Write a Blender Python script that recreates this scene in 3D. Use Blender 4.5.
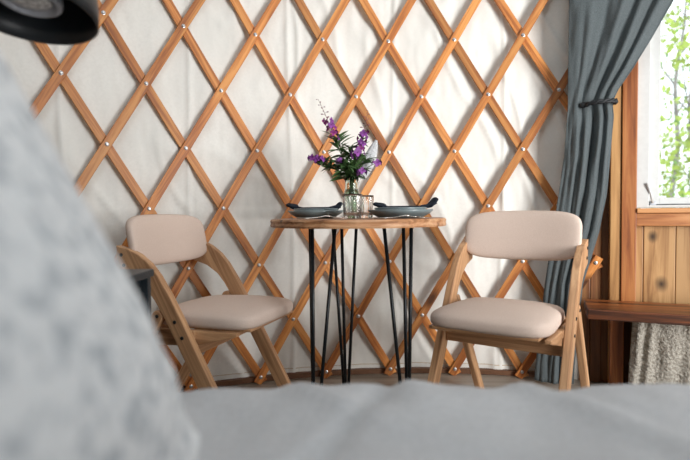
import bpy, bmesh, math, random
from mathutils import Vector, Matrix, noise

random.seed(7)
for o in list(bpy.data.objects):
    bpy.data.objects.remove(o)
C = bpy.context.scene.collection
S = bpy.context.scene
PI = math.pi

# ------------------------------------------------------------------ camera
HC = 0.77                                   # eye height
PITCH, ROLL = 0.0365, -0.00996
fwd = Vector((0, math.cos(PITCH), -math.sin(PITCH)))
up1 = Vector((0, math.sin(PITCH), math.cos(PITCH)))
rgt = math.cos(ROLL) * Vector((1, 0, 0)) + math.sin(ROLL) * up1
upv = -math.sin(ROLL) * Vector((1, 0, 0)) + math.cos(ROLL) * up1
cam_data = bpy.data.cameras.new('camera')
cam = bpy.data.objects.new('camera', cam_data)
C.objects.link(cam)
M = Matrix(((rgt.x, upv.x, -fwd.x, 0), (rgt.y, upv.y, -fwd.y, 0), (rgt.z, upv.z, -fwd.z, HC), (0, 0, 0, 1)))
cam.matrix_world = M
cam_data.sensor_fit = 'HORIZONTAL'
cam_data.sensor_width = 36.0
cam_data.lens = 500.0 / 690.0 * 36.0
cam_data.clip_start = 0.02
cam_data.dof.use_dof = True
cam_data.dof.focus_distance = 1.85
cam_data.dof.aperture_fstop = 1.9
S.camera = cam

# ------------------------------------------------------------------ world, light, exposure
YC = Vector((0.2807, 0.0957))               # centre of the round room
R = 2.222                                   # radius of the lattice's inner face
world = bpy.data.worlds.new('world')
S.world = world
world.use_nodes = True
bgn = world.node_tree.nodes['Background']
bgn.inputs['Color'].default_value = (0.86, 0.93, 1.0, 1)
bgn.inputs['Strength'].default_value = 2.0

def area(name, loc, target, sx, sy, power, col, shape='RECTANGLE'):
    l = bpy.data.lights.new(name, 'AREA')
    l.shape = shape
    l.size = sx
    l.size_y = sy
    l.energy = power
    l.color = col
    o = bpy.data.objects.new(name, l)
    C.objects.link(o)
    o.location = loc
    o.rotation_euler = (Vector(target) - Vector(loc)).to_track_quat('-Z', 'Y').to_euler()
    return o

DOOR_T = math.radians(112)                  # bearing of the glazed door (0 = straight ahead, + = right)
dl = Vector((YC.x + (R + .02) * math.sin(DOOR_T), YC.y + (R + .02) * math.cos(DOOR_T), 1.05))
door_light = area('daylight_door', dl, (1.0, 2.2, 1.15), 1.0, 1.9, 40, (1.0, 0.985, 0.96))
door_light.data.spread = math.radians(84)
area('daylight_dome', (YC.x, YC.y, 3.08), (YC.x, YC.y, 0), 1.0, 1.0, 18, (0.80, 0.925, 1.0), 'DISK')
S.view_settings.view_transform = 'Standard'
S.view_settings.look = 'None'
S.view_settings.gamma = 1.0
S.view_settings.use_curve_mapping = False
S.view_settings.exposure = 0.0

# ------------------------------------------------------------------ materials
def new_mat(name):
    m = bpy.data.materials.new(name)
    m.use_nodes = True
    nt = m.node_tree
    return m, nt, nt.nodes['Principled BSDF']

def col4(c):
    return (c[0], c[1], c[2], 1.0)

def srgb(r, g, b):
    f = lambda v: (v / 255 / 12.92) if v / 255 <= .04045 else ((v / 255 + .055) / 1.055) ** 2.4
    return (f(r), f(g), f(b))

def ramp(nt, stops):
    n = nt.nodes.new('ShaderNodeValToRGB')
    e = n.color_ramp.elements
    while len(e) < len(stops):
        e.new(0.5)
    for el, (p, c) in zip(e, stops):
        el.position = p
        el.color = col4(c)
    return n

def mathn(nt, op, a, b=None):
    n = nt.nodes.new('ShaderNodeMath')
    n.operation = op
    for i, v in enumerate((a, b)):
        if v is None:
            continue
        if isinstance(v, (int, float)):
            n.inputs[i].default_value = v
        else:
            nt.links.new(v, n.inputs[i])
    return n.outputs[0]

def wood(name, dark, mid, light, axis=(0, 0, 1), scale=1.0, rough=.45, knots=0.0, rnd=.25, bump=.12, uv=False, lo=.36, hi=.62, spots=()):
    m, nt, b = new_mat(name)
    L = nt.links.new
    tc = nt.nodes.new('ShaderNodeTexCoord')
    oi = nt.nodes.new('ShaderNodeObjectInfo')
    comb = nt.nodes.new('ShaderNodeCombineXYZ')
    if uv:
        sep = nt.nodes.new('ShaderNodeSeparateXYZ')
        L(tc.outputs['UV'], sep.inputs[0])
        u, v, w = sep.outputs[0], sep.outputs[1], None
    else:
        a = Vector(axis).normalized()
        h = Vector((1, 0, 0)) if abs(a.x) < .9 else Vector((0, 1, 0))
        bb = a.cross(h).normalized()
        cc = a.cross(bb)
        outs = []
        for vec in (a, bb, cc):
            d = nt.nodes.new('ShaderNodeVectorMath')
            d.operation = 'DOT_PRODUCT'
            L(tc.outputs['Object'], d.inputs[0])
            d.inputs[1].default_value = vec
            outs.append(d.outputs['Value'])
        u, v, w = outs
    off = mathn(nt, 'MULTIPLY', oi.outputs['Random'], 41.0)
    u = mathn(nt, 'ADD', u, off)
    v = mathn(nt, 'ADD', v, mathn(nt, 'MULTIPLY', oi.outputs['Random'], 7.3))
    L(u, comb.inputs[0]); L(v, comb.inputs[1])
    if w is not None:
        L(w, comb.inputs[2])
    mp = nt.nodes.new('ShaderNodeMapping')
    mp.inputs['Scale'].default_value = (2.2 * scale, 42 * scale, 42 * scale)
    L(comb.outputs[0], mp.inputs[0])
    n1 = nt.nodes.new('ShaderNodeTexNoise')
    n1.inputs['Scale'].default_value = 1.0
    n1.inputs['Detail'].default_value = 5
    n1.inputs['Roughness'].default_value = .62
    n1.inputs['Distortion'].default_value = .7
    L(mp.outputs[0], n1.inputs['Vector'])
    rp = ramp(nt, [(lo, dark), ((lo + hi) / 2, mid), (hi, light)])
    L(n1.outputs['Fac'], rp.inputs[0])
    # broad tone along the board
    mp2 = nt.nodes.new('ShaderNodeMapping')
    mp2.inputs['Scale'].default_value = (1.6 * scale, 9 * scale, 9 * scale)
    L(comb.outputs[0], mp2.inputs[0])
    n2 = nt.nodes.new('ShaderNodeTexNoise')
    n2.inputs['Scale'].default_value = 1.0
    n2.inputs['Detail'].default_value = 2
    L(mp2.outputs[0], n2.inputs['Vector'])
    hsv = nt.nodes.new('ShaderNodeHueSaturation')
    val = mathn(nt, 'ADD', mathn(nt, 'MULTIPLY', n2.outputs['Fac'], .5), .75)
    val = mathn(nt, 'MULTIPLY', val, mathn(nt, 'ADD', mathn(nt, 'MULTIPLY', oi.outputs['Random'], rnd), 1 - rnd / 2))
    L(val, hsv.inputs['Value'])
    L(rp.outputs[0], hsv.inputs['Color'])
    out = hsv.outputs[0]
    if knots > 0:
        mp3 = nt.nodes.new('ShaderNodeMapping')
        mp3.inputs['Scale'].default_value = (5.0 * knots, 11 * knots, 11 * knots)
        L(comb.outputs[0], mp3.inputs[0])
        vo = nt.nodes.new('ShaderNodeTexVoronoi')
        vo.inputs['Scale'].default_value = 1.0
        L(mp3.outputs[0], vo.inputs['Vector'])
        kr = ramp(nt, [(.06, (0, 0, 0)), (.16, (1, 1, 1))])
        L(vo.outputs['Distance'], kr.inputs[0])
        mx = nt.nodes.new('ShaderNodeMix')
        mx.data_type = 'RGBA'
        mx.inputs[6].default_value = col4([c * .28 for c in dark])
        L(kr.outputs[0], mx.inputs[0])
        L(out, mx.inputs[7])
        out = mx.outputs[2]
    for (kx, kz, kr_) in spots:                # single large knots, x and z in the wall's own frame
        mpk = nt.nodes.new('ShaderNodeMapping')
        mpk.inputs['Location'].default_value = (-kx / kr_, 0, -kz / (kr_ * 1.35))
        mpk.inputs['Scale'].default_value = (1 / kr_, 0, 1 / (kr_ * 1.35))
        L(tc.outputs['Object'], mpk.inputs[0])
        ln = nt.nodes.new('ShaderNodeVectorMath')
        ln.operation = 'LENGTH'
        L(mpk.outputs[0], ln.inputs[0])
        wob = mathn(nt, 'ADD', ln.outputs['Value'], mathn(nt, 'MULTIPLY', n1.outputs['Fac'], .5))
        kr = ramp(nt, [(.25, (0, 0, 0)), (.55, (.45, .45, .45)), (.85, (1, 1, 1))])
        L(mathn(nt, 'MULTIPLY', wob, .6), kr.inputs[0])
        mx = nt.nodes.new('ShaderNodeMix')
        mx.data_type = 'RGBA'
        mx.inputs[6].default_value = col4([c * .22 for c in dark])
        L(kr.outputs[0], mx.inputs[0])
        L(out, mx.inputs[7])
        out = mx.outputs[2]
    L(out, b.inputs['Base Color'])
    b.inputs['Roughness'].default_value = rough
    bp = nt.nodes.new('ShaderNodeBump')
    bp.inputs['Strength'].default_value = bump
    bp.inputs['Distance'].default_value = .002
    L(n1.outputs['Fac'], bp.inputs['Height'])
    L(bp.outputs[0], b.inputs['Normal'])
    return m

def cloth(name, c1, c2, scale=300, bump=.25, rough=.9, big=None, dist=.001):
    m, nt, b = new_mat(name)
    L = nt.links.new
    tc = nt.nodes.new('ShaderNodeTexCoord')
    n1 = nt.nodes.new('ShaderNodeTexNoise')
    n1.inputs['Scale'].default_value = scale
    n1.inputs['Detail'].default_value = 3
    L(tc.outputs['Object'], n1.inputs['Vector'])
    rp = ramp(nt, [(.3, c1), (.7, c2)])
    L(n1.outputs['Fac'], rp.inputs[0])
    out = rp.outputs[0]
    if big:
        n2 = nt.nodes.new('ShaderNodeTexNoise')
        n2.inputs['Scale'].default_value = big[0]
        n2.inputs['Detail'].default_value = 2
        L(tc.outputs['Object'], n2.inputs['Vector'])
        r2 = ramp(nt, [(big[1], (0, 0, 0)), (big[2], (1, 1, 1))])
        L(n2.outputs['Fac'], r2.inputs[0])
        mx = nt.nodes.new('ShaderNodeMix')
        mx.data_type = 'RGBA'
        L(r2.outputs[0], mx.inputs[0])
        L(out, mx.inputs[6])
        mx.inputs[7].default_value = col4(big[3])
        out = mx.outputs[2]
    L(out, b.inputs['Base Color'])
    b.inputs['Roughness'].default_value = rough
    b.inputs['Specular IOR Level'].default_value = .2
    bp = nt.nodes.new('ShaderNodeBump')
    bp.inputs['Strength'].default_value = bump
    bp.inputs['Distance'].default_value = dist
    L(n1.outputs['Fac'], bp.inputs['Height'])
    L(bp.outputs[0], b.inputs['Normal'])
    return m

def plain(name, c, rough=.5, metal=0.0, noise_amt=.12, scale=60):
    m, nt, b = new_mat(name)
    L = nt.links.new
    tc = nt.nodes.new('ShaderNodeTexCoord')
    n1 = nt.nodes.new('ShaderNodeTexNoise')
    n1.inputs['Scale'].default_value = scale
    L(tc.outputs['Object'], n1.inputs['Vector'])
    rp = ramp(nt, [(.3, [v * (1 - noise_amt) for v in c]), (.7, [min(1, v * (1 + noise_amt)) for v in c])])
    L(n1.outputs['Fac'], rp.inputs[0])
    L(rp.outputs[0], b.inputs['Base Color'])
    b.inputs['Roughness'].default_value = rough
    b.inputs['Metallic'].default_value = metal
    return m

def glass_mat(name, tint=(1, 1, 1), rough=0.0):
    m, nt, b = new_mat(name)
    b.inputs['Base Color'].default_value = col4(tint)
    b.inputs['Transmission Weight'].default_value = 1.0
    b.inputs['Roughness'].default_value = rough
    b.inputs['IOR'].default_value = 1.45
    return m

def pane_mat():
    m = bpy.data.materials.new('window_glass')
    m.use_nodes = True
    nt = m.node_tree
    nt.nodes.clear()
    out = nt.nodes.new('ShaderNodeOutputMaterial')
    mx = nt.nodes.new('ShaderNodeMixShader')
    tr = nt.nodes.new('ShaderNodeBsdfTransparent')
    gl = nt.nodes.new('ShaderNodeBsdfGlossy')
    gl.inputs['Roughness'].default_value = .02
    fr = nt.nodes.new('ShaderNodeFresnel')
    fr.inputs['IOR'].default_value = 1.4
    nt.links.new(fr.outputs[0], mx.inputs[0])
    nt.links.new(tr.outputs[0], mx.inputs[1])
    nt.links.new(gl.outputs[0], mx.inputs[2])
    nt.links.new(mx.outputs[0], out.inputs[0])
    return m

MT = {}
MT['strip'] = wood('fir_strip', (.31, .092, .018), (.49, .175, .039), (.62, .27, .075), uv=True, scale=.9, knots=.5, rnd=.5, lo=.39, hi=.61)
UPAX = (0, .47, -.88)
MT['chair'] = wood('oak_upright', (.33, .172, .084), (.49, .272, .14), (.62, .37, .20), axis=UPAX, scale=1.0, rnd=.1)
MT['chair_rear'] = wood('oak_rear_leg', (.33, .172, .084), (.49, .272, .14), (.62, .37, .20), axis=(0, .52, .85), rnd=.1)
MT['chair_x'] = wood('oak_rail', (.33, .172, .084), (.49, .272, .14), (.62, .37, .20), axis=(1, 0, 0), rnd=.1)
MT['chair_y'] = wood('oak_side_rail', (.33, .172, .084), (.49, .272, .14), (.62, .37, .20), axis=(0, 1, 0), rnd=.1)
MT['table'] = wood('table_wood', (.13, .052, .025), (.30, .13, .065), (.48, .25, .14), axis=(1, 0, 0), scale=.8, rough=.4, rnd=0)
MT['table_edge'] = wood('table_edge_wood', (.20, .085, .035), (.46, .22, .10), (.62, .36, .20), axis=(1, 0, 0), scale=.7, rnd=0, knots=1.6)
MT['post_light'] = wood('post_pale', (.30, .145, .05), (.46, .24, .09), (.56, .32, .13), axis=(0, 0, 1), scale=.8, rnd=.1)
MT['post_red'] = wood('post_red', (.15, .04, .011), (.32, .10, .027), (.45, .175, .052), axis=(0, 0, 1), scale=.8, rnd=.1)
MT['rail_red'] = wood('rail_red', (.24, .075, .022), (.42, .165, .055), (.56, .27, .11), axis=(1, 0, 0), scale=.8, rnd=.2)
MT['plank'] = wood('plank_pine', (.24, .115, .04), (.38, .20, .078), (.50, .29, .125), axis=(0, 0, 1), scale=.6, rnd=.25, lo=.40, hi=.60, spots=((.163, .652, .020), (.197, .452, .026), (.43, .30, .022), (.56, .60, .02)))
MT['plank_dark'] = wood('plank_dark', (.13, .05, .02), (.22, .09, .035), (.30, .14, .055), axis=(0, 0, 1), scale=.7, rnd=.2, knots=.4)
MT['bench'] = wood('bench_wood', (.035, .011, .005), (.16, .045, .013), (.34, .11, .03), axis=(1, 0, 0), scale=.55, rough=.4, lo=.40, hi=.60, rnd=.1, knots=.4)
MT['baseboard'] = plain('baseboard_brown', (.14, .06, .026), .6)
MT['floor'] = wood('floor_boards', (.20, .165, .13), (.29, .245, .20), (.36, .31, .26), axis=(1, 0, 0), scale=.5, rough=.4, rnd=.2)
MT['liner'] = cloth('liner_canvas', (.79, .775, .735), (.84, .825, .785), scale=90, bump=.08, big=(2.2, .35, .8, (.74, .735, .70)))
MT['liner_back'] = cloth('low_bounce_canvas', (.40, .38, .35), (.46, .44, .40), scale=90)  # unseen back wall, greyed so less light bounces through the room
MT['liner_stitch'] = plain('hem_thread', (.50, .36, .20), .8)
MT['beige'] = cloth('beige_linen', (.60, .475, .405), (.68, .555, .485), scale=420, bump=.3)
MT['curtain'] = cloth('blue_grey_linen', (.066, .080, .086), (.118, .137, .144), scale=330, bump=.35)
MT['black_cord'] = plain('black_cord', (.008, .010, .013), .6)
MT['black_metal'] = plain('black_metal', (.012, .015, .018), .35, .4)
MT['lamp_black'] = plain('lamp_black', (.012, .016, .020), .42)
MT['stand'] = plain('stand_charcoal', (.016, .024, .031), .45)
MT['bolt'] = plain('zinc_bolt', (.55, .56, .57), .35, .9)
MT['dark_bolt'] = plain('dark_bolt', (.03, .028, .026), .45, .5)
MT['white_frame'] = plain('white_vinyl', (.60, .61, .605), .4, 0, .03)
MT['gasket'] = plain('dark_gasket', (.03, .035, .04), .6)
MT['pane'] = pane_mat()
MT['glass'] = glass_mat('tumbler_glass')
MT['vase'] = glass_mat('vase_glass', (.90, .97, .92))
MT['plate'] = plain('plate_glaze', (.17, .215, .228), .3, 0, .15, 25)
MT['napkin'] = cloth('navy_napkin', (.010, .014, .022), (.022, .028, .040), scale=400)
MT['steel'] = plain('fork_steel', (.72, .68, .62), .25, 1.0, .05)
MT['bed'] = cloth('blue_grey_duvet', (.455, .46, .475), (.515, .52, .535), scale=120, bump=.1)
MT['sheet'] = cloth('mattress_ticking', (.6, .6, .6), (.66, .66, .66))
MT['pillow'] = cloth('spotted_pillow', (.70, .715, .73), (.78, .79, .80), scale=150, bump=.2, big=(62, .49, .62, (.44, .47, .50)))
MT['wool'] = cloth('curly_wool', (.25, .225, .19), (.50, .47, .415), scale=110, bump=1.0, dist=.012)
MT['stem'] = plain('green_stem', (.07, .13, .04), .6)
MT['stem_red'] = plain('reddish_stem', (.18, .07, .06), .6)
MT['leaf'] = plain('green_leaf', (.055, .12, .035), .55, 0, .4, 30)
MT['leaf_pale'] = plain('pale_leaf', (.30, .34, .20), .6, 0, .3, 30)
MT['petal'] = plain('violet_petal', (.22, .045, .27), .6, 0, .35, 40)
MT['petal_pink'] = plain('magenta_petal', (.24, .018, .17), .6, 0, .35, 40)
MT['bud'] = plain('dark_bud', (.16, .03, .08), .6)
MT['feather'] = cloth('grey_feather', (.42, .43, .45), (.66, .67, .68), scale=160, bump=.2)
MT['water'] = glass_mat('vase_water', (.55, .72, .50))
MT['bulb_ring'] = plain('bulb_ring', (.48, .50, .55), .4)
MT['bulb_lens'] = plain('bulb_lens', (.72, .74, .74), .2, 0, .5, 120)
MT['roof'] = cloth('roof_canvas', (.72, .71, .68), (.78, .77, .73), scale=40, bump=.05)
MT['ring'] = wood('roof_ring', (.30, .12, .03), (.44, .19, .06), (.55, .26, .09), rnd=0)
MT['bark'] = plain('birch_bark', (.30, .28, .25), .8, 0, .5, 14)
MT['leaf_out'] = plain('birch_leaf', (.40, .52, .10), .6, 0, .5, 4)
MT['leaf_out2'] = plain('alder_leaf', (.20, .36, .09), .6, 0, .5, 4)
MT['ground'] = plain('forest_ground', (.42, .45, .33), .9, 0, .4, 3)
MT['deck'] = plain('deck_board', (.62, .62, .60), .7, 0, .2, 12)

# ------------------------------------------------------------------ helpers
def link(name, me, mat=None, parent=None, smooth=False):
    if smooth:
        me.polygons.foreach_set('use_smooth', [True] * len(me.polygons))
    if mat is not None:
        me.materials.append(MT[mat] if isinstance(mat, str) else mat)
    o = bpy.data.objects.new(name, me)
    C.objects.link(o)
    if parent is not None:
        o.parent = parent
    return o

def from_bm(name, bm):
    me = bpy.data.meshes.new(name)
    bmesh.ops.recalc_face_normals(bm, faces=bm.faces[:])
    bm.to_mesh(me)
    bm.free()
    return me

def raw(name, v, f):
    me = bpy.data.meshes.new(name)
    me.from_pydata([tuple(p) for p in v], [], f)
    bm = bmesh.new()
    bm.from_mesh(me)
    bmesh.ops.recalc_face_normals(bm, faces=bm.faces[:])
    bm.to_mesh(me)
    bm.free()
    return me

def tag(o, label, cat, group=None, kind=None):
    o['label'] = label
    o['category'] = cat
    if group:
        o['group'] = group
    if kind:
        o['kind'] = kind
    return o

def empty(name, loc=(0, 0, 0), rz=0.0):
    o = bpy.data.objects.new(name, None)
    o.empty_display_size = .05
    C.objects.link(o)
    o.location = loc
    o.rotation_euler = (0, 0, rz)
    return o

def copy_tree(o, parent=None):
    c = o.copy()
    C.objects.link(c)
    if parent is not None:
        c.parent = parent
    for ch in [x for x in bpy.data.objects if x.parent == o]:
        copy_tree(ch, c)
    return c

def box_me(name, x0, x1, y0, y1, z0, z1, bev=.003, seg=2):
    bm = bmesh.new()
    bmesh.ops.create_cube(bm, size=1)
    for v in bm.verts:
        v.co = Vector((x0 + (v.co.x + .5) * (x1 - x0), y0 + (v.co.y + .5) * (y1 - y0), z0 + (v.co.z + .5) * (z1 - z0)))
    if bev:
        bmesh.ops.bevel(bm, geom=bm.edges[:], offset=bev, segments=seg, affect='EDGES', profile=.5)
    return from_bm(name, bm)

def prism_me(name, pts, x0, x1, bev=.003):
    """polygon in the YZ plane pushed along X"""
    bm = bmesh.new()
    a = [bm.verts.new((x0, y, z)) for y, z in pts]
    b = [bm.verts.new((x1, y, z)) for y, z in pts]
    n = len(pts)
    bm.faces.new(a)
    bm.faces.new(b[::-1])
    for i in range(n):
        bm.faces.new((a[i], b[i], b[(i + 1) % n], a[(i + 1) % n]))
    bmesh.ops.recalc_face_normals(bm, faces=bm.faces[:])
    if bev:
        capedges = [e for e in bm.edges if all(abs(v.co.x - x0) < 1e-7 for v in e.verts) or all(abs(v.co.x - x1) < 1e-7 for v in e.verts)]
        bmesh.ops.bevel(bm, geom=capedges, offset=bev, segments=2, affect='EDGES', profile=.5)
    return from_bm(name, bm)

def tube_geo(path, r, n=8, caps=True):
    path = [Vector(p) for p in path]
    rs = r if isinstance(r, (list, tuple)) else [r] * len(path)
    v, f = [], []
    t0 = (path[1] - path[0]).normalized()
    ref = Vector((0, 0, 1)) if abs(t0.z) < .9 else Vector((1, 0, 0))
    nrm = t0.cross(ref).normalized()
    for i, p in enumerate(path):
        t = (path[min(i + 1, len(path) - 1)] - path[max(i - 1, 0)]).normalized()
        nrm = (nrm - t * nrm.dot(t)).normalized()
        bn = t.cross(nrm)
        for k in range(n):
            a = 2 * PI * k / n
            v.append(p + (nrm * math.cos(a) + bn * math.sin(a)) * rs[i])
    for i in range(len(path) - 1):
        for k in range(n):
            f.append((i * n + k, i * n + (k + 1) % n, (i + 1) * n + (k + 1) % n, (i + 1) * n + k))
    if caps:
        f.append(tuple(range(n))[::-1])
        f.append(tuple((len(path) - 1) * n + k for k in range(n)))
    return v, f

def tube_me(name, path, r, n=8):
    return raw(name, *tube_geo(path, r, n))

def merge_geo(gs):
    v, f = [], []
    for gv, gf in gs:
        o = len(v)
        v += list(gv)
        f += [tuple(i + o for i in q) for q in gf]
    return v, f

def lathe_geo(prof, n=32, rfun=None, closed=False):
    v, f = [], []
    m = len(prof)
    for k in range(n):
        a = 2 * PI * k / n
        for j, (r, z) in enumerate(prof):
            rr = rfun(r, z, a, j) if rfun else r
            v.append(Vector((rr * math.cos(a), rr * math.sin(a), z)))
    for k in range(n):
        k2 = (k + 1) % n
        for j in range(m - 1 + (1 if closed else 0)):
            j2 = (j + 1) % m
            f.append((k * m + j, k2 * m + j, k2 * m + j2, k * m + j2))
    return v, f

def lathe_me(name, prof, n=32, rfun=None, closed=False):
    me = raw(name, *lathe_geo(prof, n, rfun, closed))
    bm = bmesh.new()
    bm.from_mesh(me)
    bmesh.ops.remove_doubles(bm, verts=bm.verts[:], dist=1e-5)
    bmesh.ops.recalc_face_normals(bm, faces=bm.faces[:])
    bm.to_mesh(me)
    bm.free()
    return me

def rbox_me(name, hx, hy, hz, r, n=(30, 30, 10), deform=None):
    """rounded box, gridded, with a deform function on its points"""
    bm = bmesh.new()
    idx = {}
    def vert(i, j, k):
        key = (i, j, k)
        if key not in idx:
            p = Vector((hx * (2 * i / n[0] - 1), hy * (2 * j / n[1] - 1), hz * (2 * k / n[2] - 1)))
            q = Vector((max(-hx + r, min(hx - r, p.x)), max(-hy + r, min(hy - r, p.y)), max(-hz + r, min(hz - r, p.z))))
            d = p - q
            if d.length > 1e-9:
                p = q + d.normalized() * r
            if deform:
                p = deform(p)
            idx[key] = bm.verts.new(p)
        return idx[key]
    def quad(a, b, c, d):
        bm.faces.new((vert(*a), vert(*b), vert(*c), vert(*d)))
    nx, ny, nz = n
    for i in range(nx):
        for j in range(ny):
            for k in (0, nz):
                quad((i, j, k), (i + 1, j, k), (i + 1, j + 1, k), (i, j + 1, k))
    for i in range(nx):
        for k in range(nz):
            for j in (0, ny):
                quad((i, j, k), (i + 1, j, k), (i + 1, j, k + 1), (i, j, k + 1))
    for j in range(ny):
        for k in range(nz):
            for i in (0, nx):
                quad((i, j, k), (i, j + 1, k), (i, j + 1, k + 1), (i, j, k + 1))
    return from_bm(name, bm)

def superell_me(name, a, b, c, e1, e2, nu=40, nv=24, deform=None):
    def sp(x, e):
        return math.copysign(abs(x) ** e, x)
    v, f = [], []
    for i in range(nv + 1):
        ph = -PI / 2 + PI * i / nv
        for k in range(nu):
            th = 2 * PI * k / nu
            p = Vector((a * sp(math.cos(ph), e1) * sp(math.cos(th), e2), b * sp(math.cos(ph), e1) * sp(math.sin(th), e2), c * sp(math.sin(ph), e1)))
            v.append(deform(p) if deform else p)
    for i in range(nv):
        for k in range(nu):
            f.append((i * nu + k, i * nu + (k + 1) % nu, (i + 1) * nu + (k + 1) % nu, (i + 1) * nu + k))
    me = raw(name, v, f)
    bm = bmesh.new()
    bm.from_mesh(me)
    bmesh.ops.remove_doubles(bm, verts=bm.verts[:], dist=1e-5)
    bmesh.ops.recalc_face_normals(bm, faces=bm.faces[:])
    bm.to_mesh(me)
    bm.free()
    return me

def fbm(x, y, z, oct=3):
    return noise.fractal(Vector((x, y, z)), .6, 2.0, oct)

def at(px, py, d):
    """world point seen at a photo pixel, d metres along the view axis"""
    return cam.location * 0 + Vector((0, 0, HC)) + fwd * d + rgt * ((px - 345) / 500 * d) + upv * ((230 - py) / 500 * d)

# ================================================================== STRUCTURE
SP, H, Z0, PH = 0.30, 0.25293, HC + 0.7786, -0.16854
WALL_H = 2.12
RL = R + .046                                # liner radius
# frame of the flat timber wall that carries the window
WO = Vector((1.138, 2.146, 0))
WA = -math.atan2(.386, .9225)
WT = Vector((.9225, -.386, 0)); WN = Vector((-.386, -.9225, 0))
def bearing(p):
    return math.atan2(p.x - YC.x, p.y - YC.y)
S0, S1 = -.20, .95
TH_A = bearing(WO + WT * S0)
TH_L = bearing(WO + WT * -.112)
TH_B = bearing(WO + WT * S1)

# floor: boards are too thin a sliver in view to pick apart
bm = bmesh.new()
bmesh.ops.create_cone(bm, cap_ends=True, segments=96, radius1=R + .28, radius2=R + .28, depth=.05)
for v in bm.verts:
    v.co += Vector((YC.x, YC.y, -.025))
fl = link('floor', from_bm('floor', bm), 'floor')
tag(fl, 'grey brown timber floor of the round room', 'floor', kind='structure')

# liner: canvas behind the lattice, with seams and soft creases
seams = [-.234, -.638, -.02, -.43, .2, -.84, -1.05, -1.26, -1.5, -1.75]
def liner_r(th, z):
    d = .010 * fbm(th * 3.2, z * 1.3, 1.7) + .006 * fbm(th * 14, z * 3.0, 9.1) + .0028 * fbm(th * 34, z * 9.0, 4.1)
    cr = noise.noise(Vector((th * 9 + z * 2.2, z * 1.1 - th * 3, 3.3)))
    d += .008 * math.exp(-(cr / .055) ** 2)
    for i, s in enumerate(seams):
        dd = (th - s - .004 * math.sin(z * 3 + i)) / .0045
        if abs(dd) < 4:
            d += .008 * math.exp(-dd * dd)
    dz = (z - .775 - .004 * math.sin(th * 9)) / .007
    if abs(dz) < 4:
        d += .008 * math.exp(-dz * dz)
    return RL - max(-.016, min(.018, d * 1.15 - .006))

def ring_sheet(name, t0, t1, nt_, zs, rf):
    v, f = [], []
    for i in range(nt_ + 1):
        th = t0 + (t1 - t0) * i / nt_
        for z in zs:
            r_ = rf(th, z)
            v.append((YC.x + r_ * math.sin(th), YC.y + r_ * math.cos(th), z))
    m = len(zs)
    for i in range(nt_):
        for j in range(m - 1):
            f.append((i * m + j, (i + 1) * m + j, (i + 1) * m + j + 1, i * m + j + 1))
    return v, f
zs = [WALL_H * j / 110 for j in range(111)]
g1 = ring_sheet('l', -1.95, TH_L, 620, zs, liner_r)
li = link('wall_front', raw('wall_front', *g1), 'liner', smooth=True)
tag(li, 'creased off-white canvas liner behind the crossed wooden strips', 'wall', kind='structure')
D0, D1 = DOOR_T - .235, DOOR_T + .235
zr = [0, .5, 1.0, 1.5, 2.03, WALL_H]
g2 = merge_geo([ring_sheet('l', TH_B, D0, 16, zr, lambda t, z: RL),
                ring_sheet('l', D0, D1, 8, [2.03, WALL_H], lambda t, z: RL),
                ring_sheet('l', D1, 2 * PI - 1.95, 40, zr, lambda t, z: RL)])
lb = link('wall_back', raw('wall_back', *g2), 'liner_back', smooth=True)
tag(lb, 'unseen canvas liner, greyed to cut bounced light, closing the round room behind the bed', 'wall', kind='structure')
hem = ring_sheet('h', -1.2, TH_A, 200, [.042, .0445], lambda t, z: liner_r(t, z) - .0012)
link('hem_stitching', raw('hem_stitching', *hem), 'liner_stitch', parent=li)

# baseboard ring
def ring_bar(t0, t1, n, r0, r1, z0, z1):
    v, f = [], []
    for i in range(n + 1):
        th = t0 + (t1 - t0) * i / n
        for r_, z in ((r0, z0), (r1, z0), (r1, z1), (r0, z1)):
            v.append((YC.x + r_ * math.sin(th), YC.y + r_ * math.cos(th), z))
    for i in range(n):
        for k in range(4):
            f.append((i * 4 + k, i * 4 + (k + 1) % 4, (i + 1) * 4 + (k + 1) % 4, (i + 1) * 4 + k))
    f.append((3, 2, 1, 0))
    f.append(tuple(n * 4 + k for k in range(4)))
    return v, f
bbd = link('baseboard_front', raw('baseboard_front', *ring_bar(-1.95, TH_A, 80, R + .0275, R + .052, .002, .024)), 'baseboard')
tag(bbd, 'low brown timber strip along the foot of the canvas wall', 'baseboard', kind='structure')

# roof cone with an open ring under the dome light
v, f = [], []
NS = 64
for k in range(NS):
    a = 2 * PI * k / NS
    for r_, z in ((R + .30, WALL_H - .04), (.56, 3.02)):
        v.append((YC.x + r_ * math.sin(a), YC.y + r_ * math.cos(a), z))
for k in range(NS):
    k2 = (k + 1) % NS
    f.append((2 * k, 2 * k2, 2 * k2 + 1, 2 * k + 1))
ce = link('ceiling', raw('ceiling', v, f), 'roof', smooth=True)
tag(ce, 'pale canvas roof cone rising to the dome ring', 'ceiling', kind='structure')
link('dome_ring', raw('dome_ring', *ring_bar(0, 2 * PI, 48, .54, .60, 2.98, 3.06)), 'ring', parent=ce)

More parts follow.
